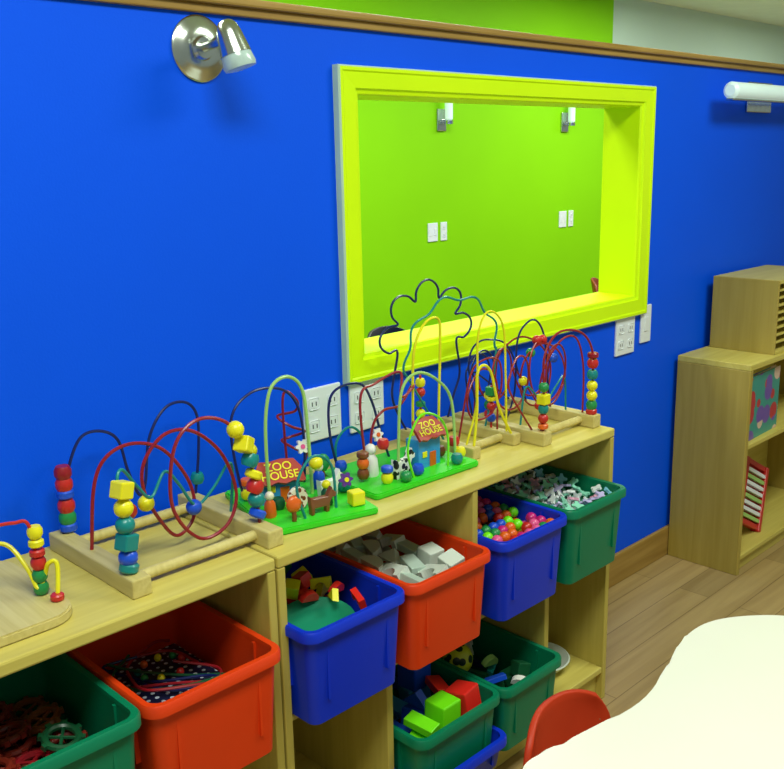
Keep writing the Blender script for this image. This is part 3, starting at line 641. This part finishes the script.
def chair(loc,rz,m,label,s=1.0):
    t=thing('child_chair',label,'chair',loc,rz)
    def shell(name,f,nu,nv,th):
        bm=bmesh.new(); g=[[bm.verts.new(f(-1+2*i/nu,j/nv)) for i in range(nu+1)] for j in range(nv+1)]
        for j in range(nv):
            for i in range(nu): bm.faces.new((g[j][i],g[j][i+1],g[j+1][i+1],g[j+1][i]))
        o=fin(name,bm,m,t,smooth=True); md=o.modifiers.new('s','SOLIDIFY'); md.thickness=th; md.offset=0
        m2=o.modifiers.new('b','BEVEL'); m2.width=th*.3; m2.segments=2; m2.limit_method='ANGLE'
        return o
    def bk(u,v):
        w=.138*(1-.22*max(0,v-.55)**2/.2) ; ztop=.178*(1-.14*abs(u)**3)
        return (s*w*u, s*(.15+.035*v-.035*u*u), s*(.30+ztop*v))
    def st(u,v):
        w=.145*(1-.12*v); return (s*w*u, s*(.14-.29*v), s*(.27+.012*u*u+.01*(1-v)-.02*max(0,v-.8)**2*10))
    shell('backrest',bk,14,10,.014); shell('seat',st,10,8,.012)
    for sx in (-1,1):
        tube('backrest_post',[(sx*.115*s,.13*s,.27*s),(sx*.118*s,.138*s,.32*s),(sx*.11*s,.15*s,.40*s)],.009*s,M_CHROME,t)
        tube('leg',[(sx*.11*s,.12*s,.265*s),(sx*.125*s,.15*s,.13*s),(sx*.135*s,.17*s,.008)],.009*s,M_CHROME,t); tube('leg',[(sx*.11*s,-.11*s,.265*s),(sx*.125*s,-.13*s,.13*s),(sx*.13*s,-.14*s,.008)],.009*s,M_CHROME,t)
M_CHAIR=mat('chair_red_plastic',(190,54,22),.45,spec=.25)
chair((1.345,-.905,0),0,M_CHAIR,'small red plastic chair tucked beside the cream table')
chair((2.86,.95,0),.3,mat('chair_dark',(40,38,36),.5),'dark chair seen through the wall opening',1.64)
chair((5.85,1.9,0),.5,mat('chair_brown',(150,60,30),.5),'small reddish brown chair in the green room',1.32)

# ---------------------------------------------------------------- things in the bookcase
bb=(3.250,-.255,.488); t=thing('picture_book','upright picture book with a teal cover of red and purple rounds','book',bb,radians(2)); 
def bookmat():
    m=bpy.data.materials.new('book_cover'); m.use_nodes=True; nt=m.node_tree; b_=nt.nodes['Principled BSDF']; b_.inputs['Roughness'].default_value=.3
    tc=nt.nodes.new('ShaderNodeTexCoord'); v=nt.nodes.new('ShaderNodeTexVoronoi'); v.inputs['Scale'].default_value=15; v.inputs['Randomness'].default_value=.7
    r=nt.nodes.new('ShaderNodeValToRGB'); r.color_ramp.interpolation='CONSTANT'
    r.color_ramp.elements[0].color=s2l((190,50,60)); r.color_ramp.elements[1].position=.45; r.color_ramp.elements[1].color=s2l((110,80,170))
    e=r.color_ramp.elements.new(.75); e.color=s2l((220,190,170))
    st=nt.nodes.new('ShaderNodeMath'); st.operation='LESS_THAN'; st.inputs[1].default_value=.52
    mx=nt.nodes.new('ShaderNodeMix'); mx.data_type='RGBA'; mx.inputs[6].default_value=s2l((50,150,140))
    sx=nt.nodes.new('ShaderNodeSeparateColor'); L=nt.links.new
    L(tc.outputs['Object'],v.inputs['Vector']); L(v.outputs['Color'],sx.inputs[0]); L(sx.outputs[0],r.inputs['Fac']); L(v.outputs['Distance'],st.inputs[0]); L(st.outputs[0],mx.inputs[0]); L(r.outputs['Color'],mx.inputs[7]); L(mx.outputs[2],b_.inputs['Base Color']); return m
BK=bookmat()
box('cover',(-.105,-.010,0),(.15,-.007,.235),BK,t,.001); box('cover',(-.105,.007,0),(.15,.010,.235),BK,t,.001); box('page_block',(-.105,-.007,.003),(.147,.007,.232),C('white'),t,.001)
bb=(3.175,-.225,.072); t=thing('xylophone','red-framed toy xylophone with pale bars leaning in the bookcase','toy',bb); t.rotation_euler=(radians(-10),radians(28),radians(-4))
bm=bmesh.new()
for lo,hi in (((-.02,-.020,0),(.008,.014,.34)),((.16,-.020,.085),(.18,.014,.34)),((-.02,-.014,.32),(.18,.014,.34)),((-.02,-.014,.09),(.18,.014,.11))): addbox(bm,lo,hi,.002)
addbox(bm,(-.02,.004,.09),(.18,.014,.34),.002)
fin('frame',bm,C('red'),t)
for i in range(8): box('tone_bar',(.012,-.018,.117+i*.025),(.158,-.004,.117+i*.025+.014),M_WHITEP if i%3 else C('lgreen'),t,.001)

# ---------------------------------------------------------------- lights
def area(name,loc,sx,sy,power,col=(1,1,.95),rot=(0,0,0)):
    l=bpy.data.lights.new(name,'AREA'); l.shape='RECTANGLE'; l.size=sx; l.size_y=sy; l.energy=power; l.color=col
    o=bpy.data.objects.new(name,l); COLL.objects.link(o); o.location=loc; o.rotation_euler=rot; return o
LC=(.93,1,.90)
area('overhead_light',(.3,-1.4,2.7),1.2,.6,48,LC)
area('overhead_light',(2.6,-1.4,2.7),1.2,.6,38,LC)
area('overhead_light',(.6,.9,2.7),1.2,.6,60,LC)  # extra light added beyond the partition to brighten the opening's right jamb
area('overhead_light',(3.6,1.5,2.7),1.6,.6,56,LC)
area('overhead_light',(6.4,1.5,2.7),1.6,.6,66,LC)
area('overhead_light',(9.4,1.3,2.7),1.2,.6,50,LC)
w=bpy.data.worlds.new('world'); sc.world=w; w.use_nodes=True
w.node_tree.nodes['Background'].inputs[0].default_value=(.86,1,.90,1); w.node_tree.nodes['Background'].inputs[1].default_value=.28

# ---------------------------------------------------------------- camera
f,yaw,pit,rol=940,.775,.237,.021
fw=Vector((sin(yaw)*cos(pit),cos(yaw)*cos(pit),-sin(pit))); r=Vector((cos(yaw),-sin(yaw),0)); d=fw.cross(r)
r2=r*cos(rol)+d*sin(rol); d2=-r*sin(rol)+d*cos(rol)
M=Matrix((( r2.x,-d2.x,-fw.x,0),(r2.y,-d2.y,-fw.y,-1.674),(r2.z,-d2.z,-fw.z,1.5),(0,0,0,1)))
cd=bpy.data.cameras.new('camera'); cd.sensor_fit='HORIZONTAL'; cd.sensor_width=36; cd.lens=36*f/784; cd.clip_start=.02
co=bpy.data.objects.new('camera',cd); COLL.objects.link(co); co.matrix_world=M; sc.camera=co
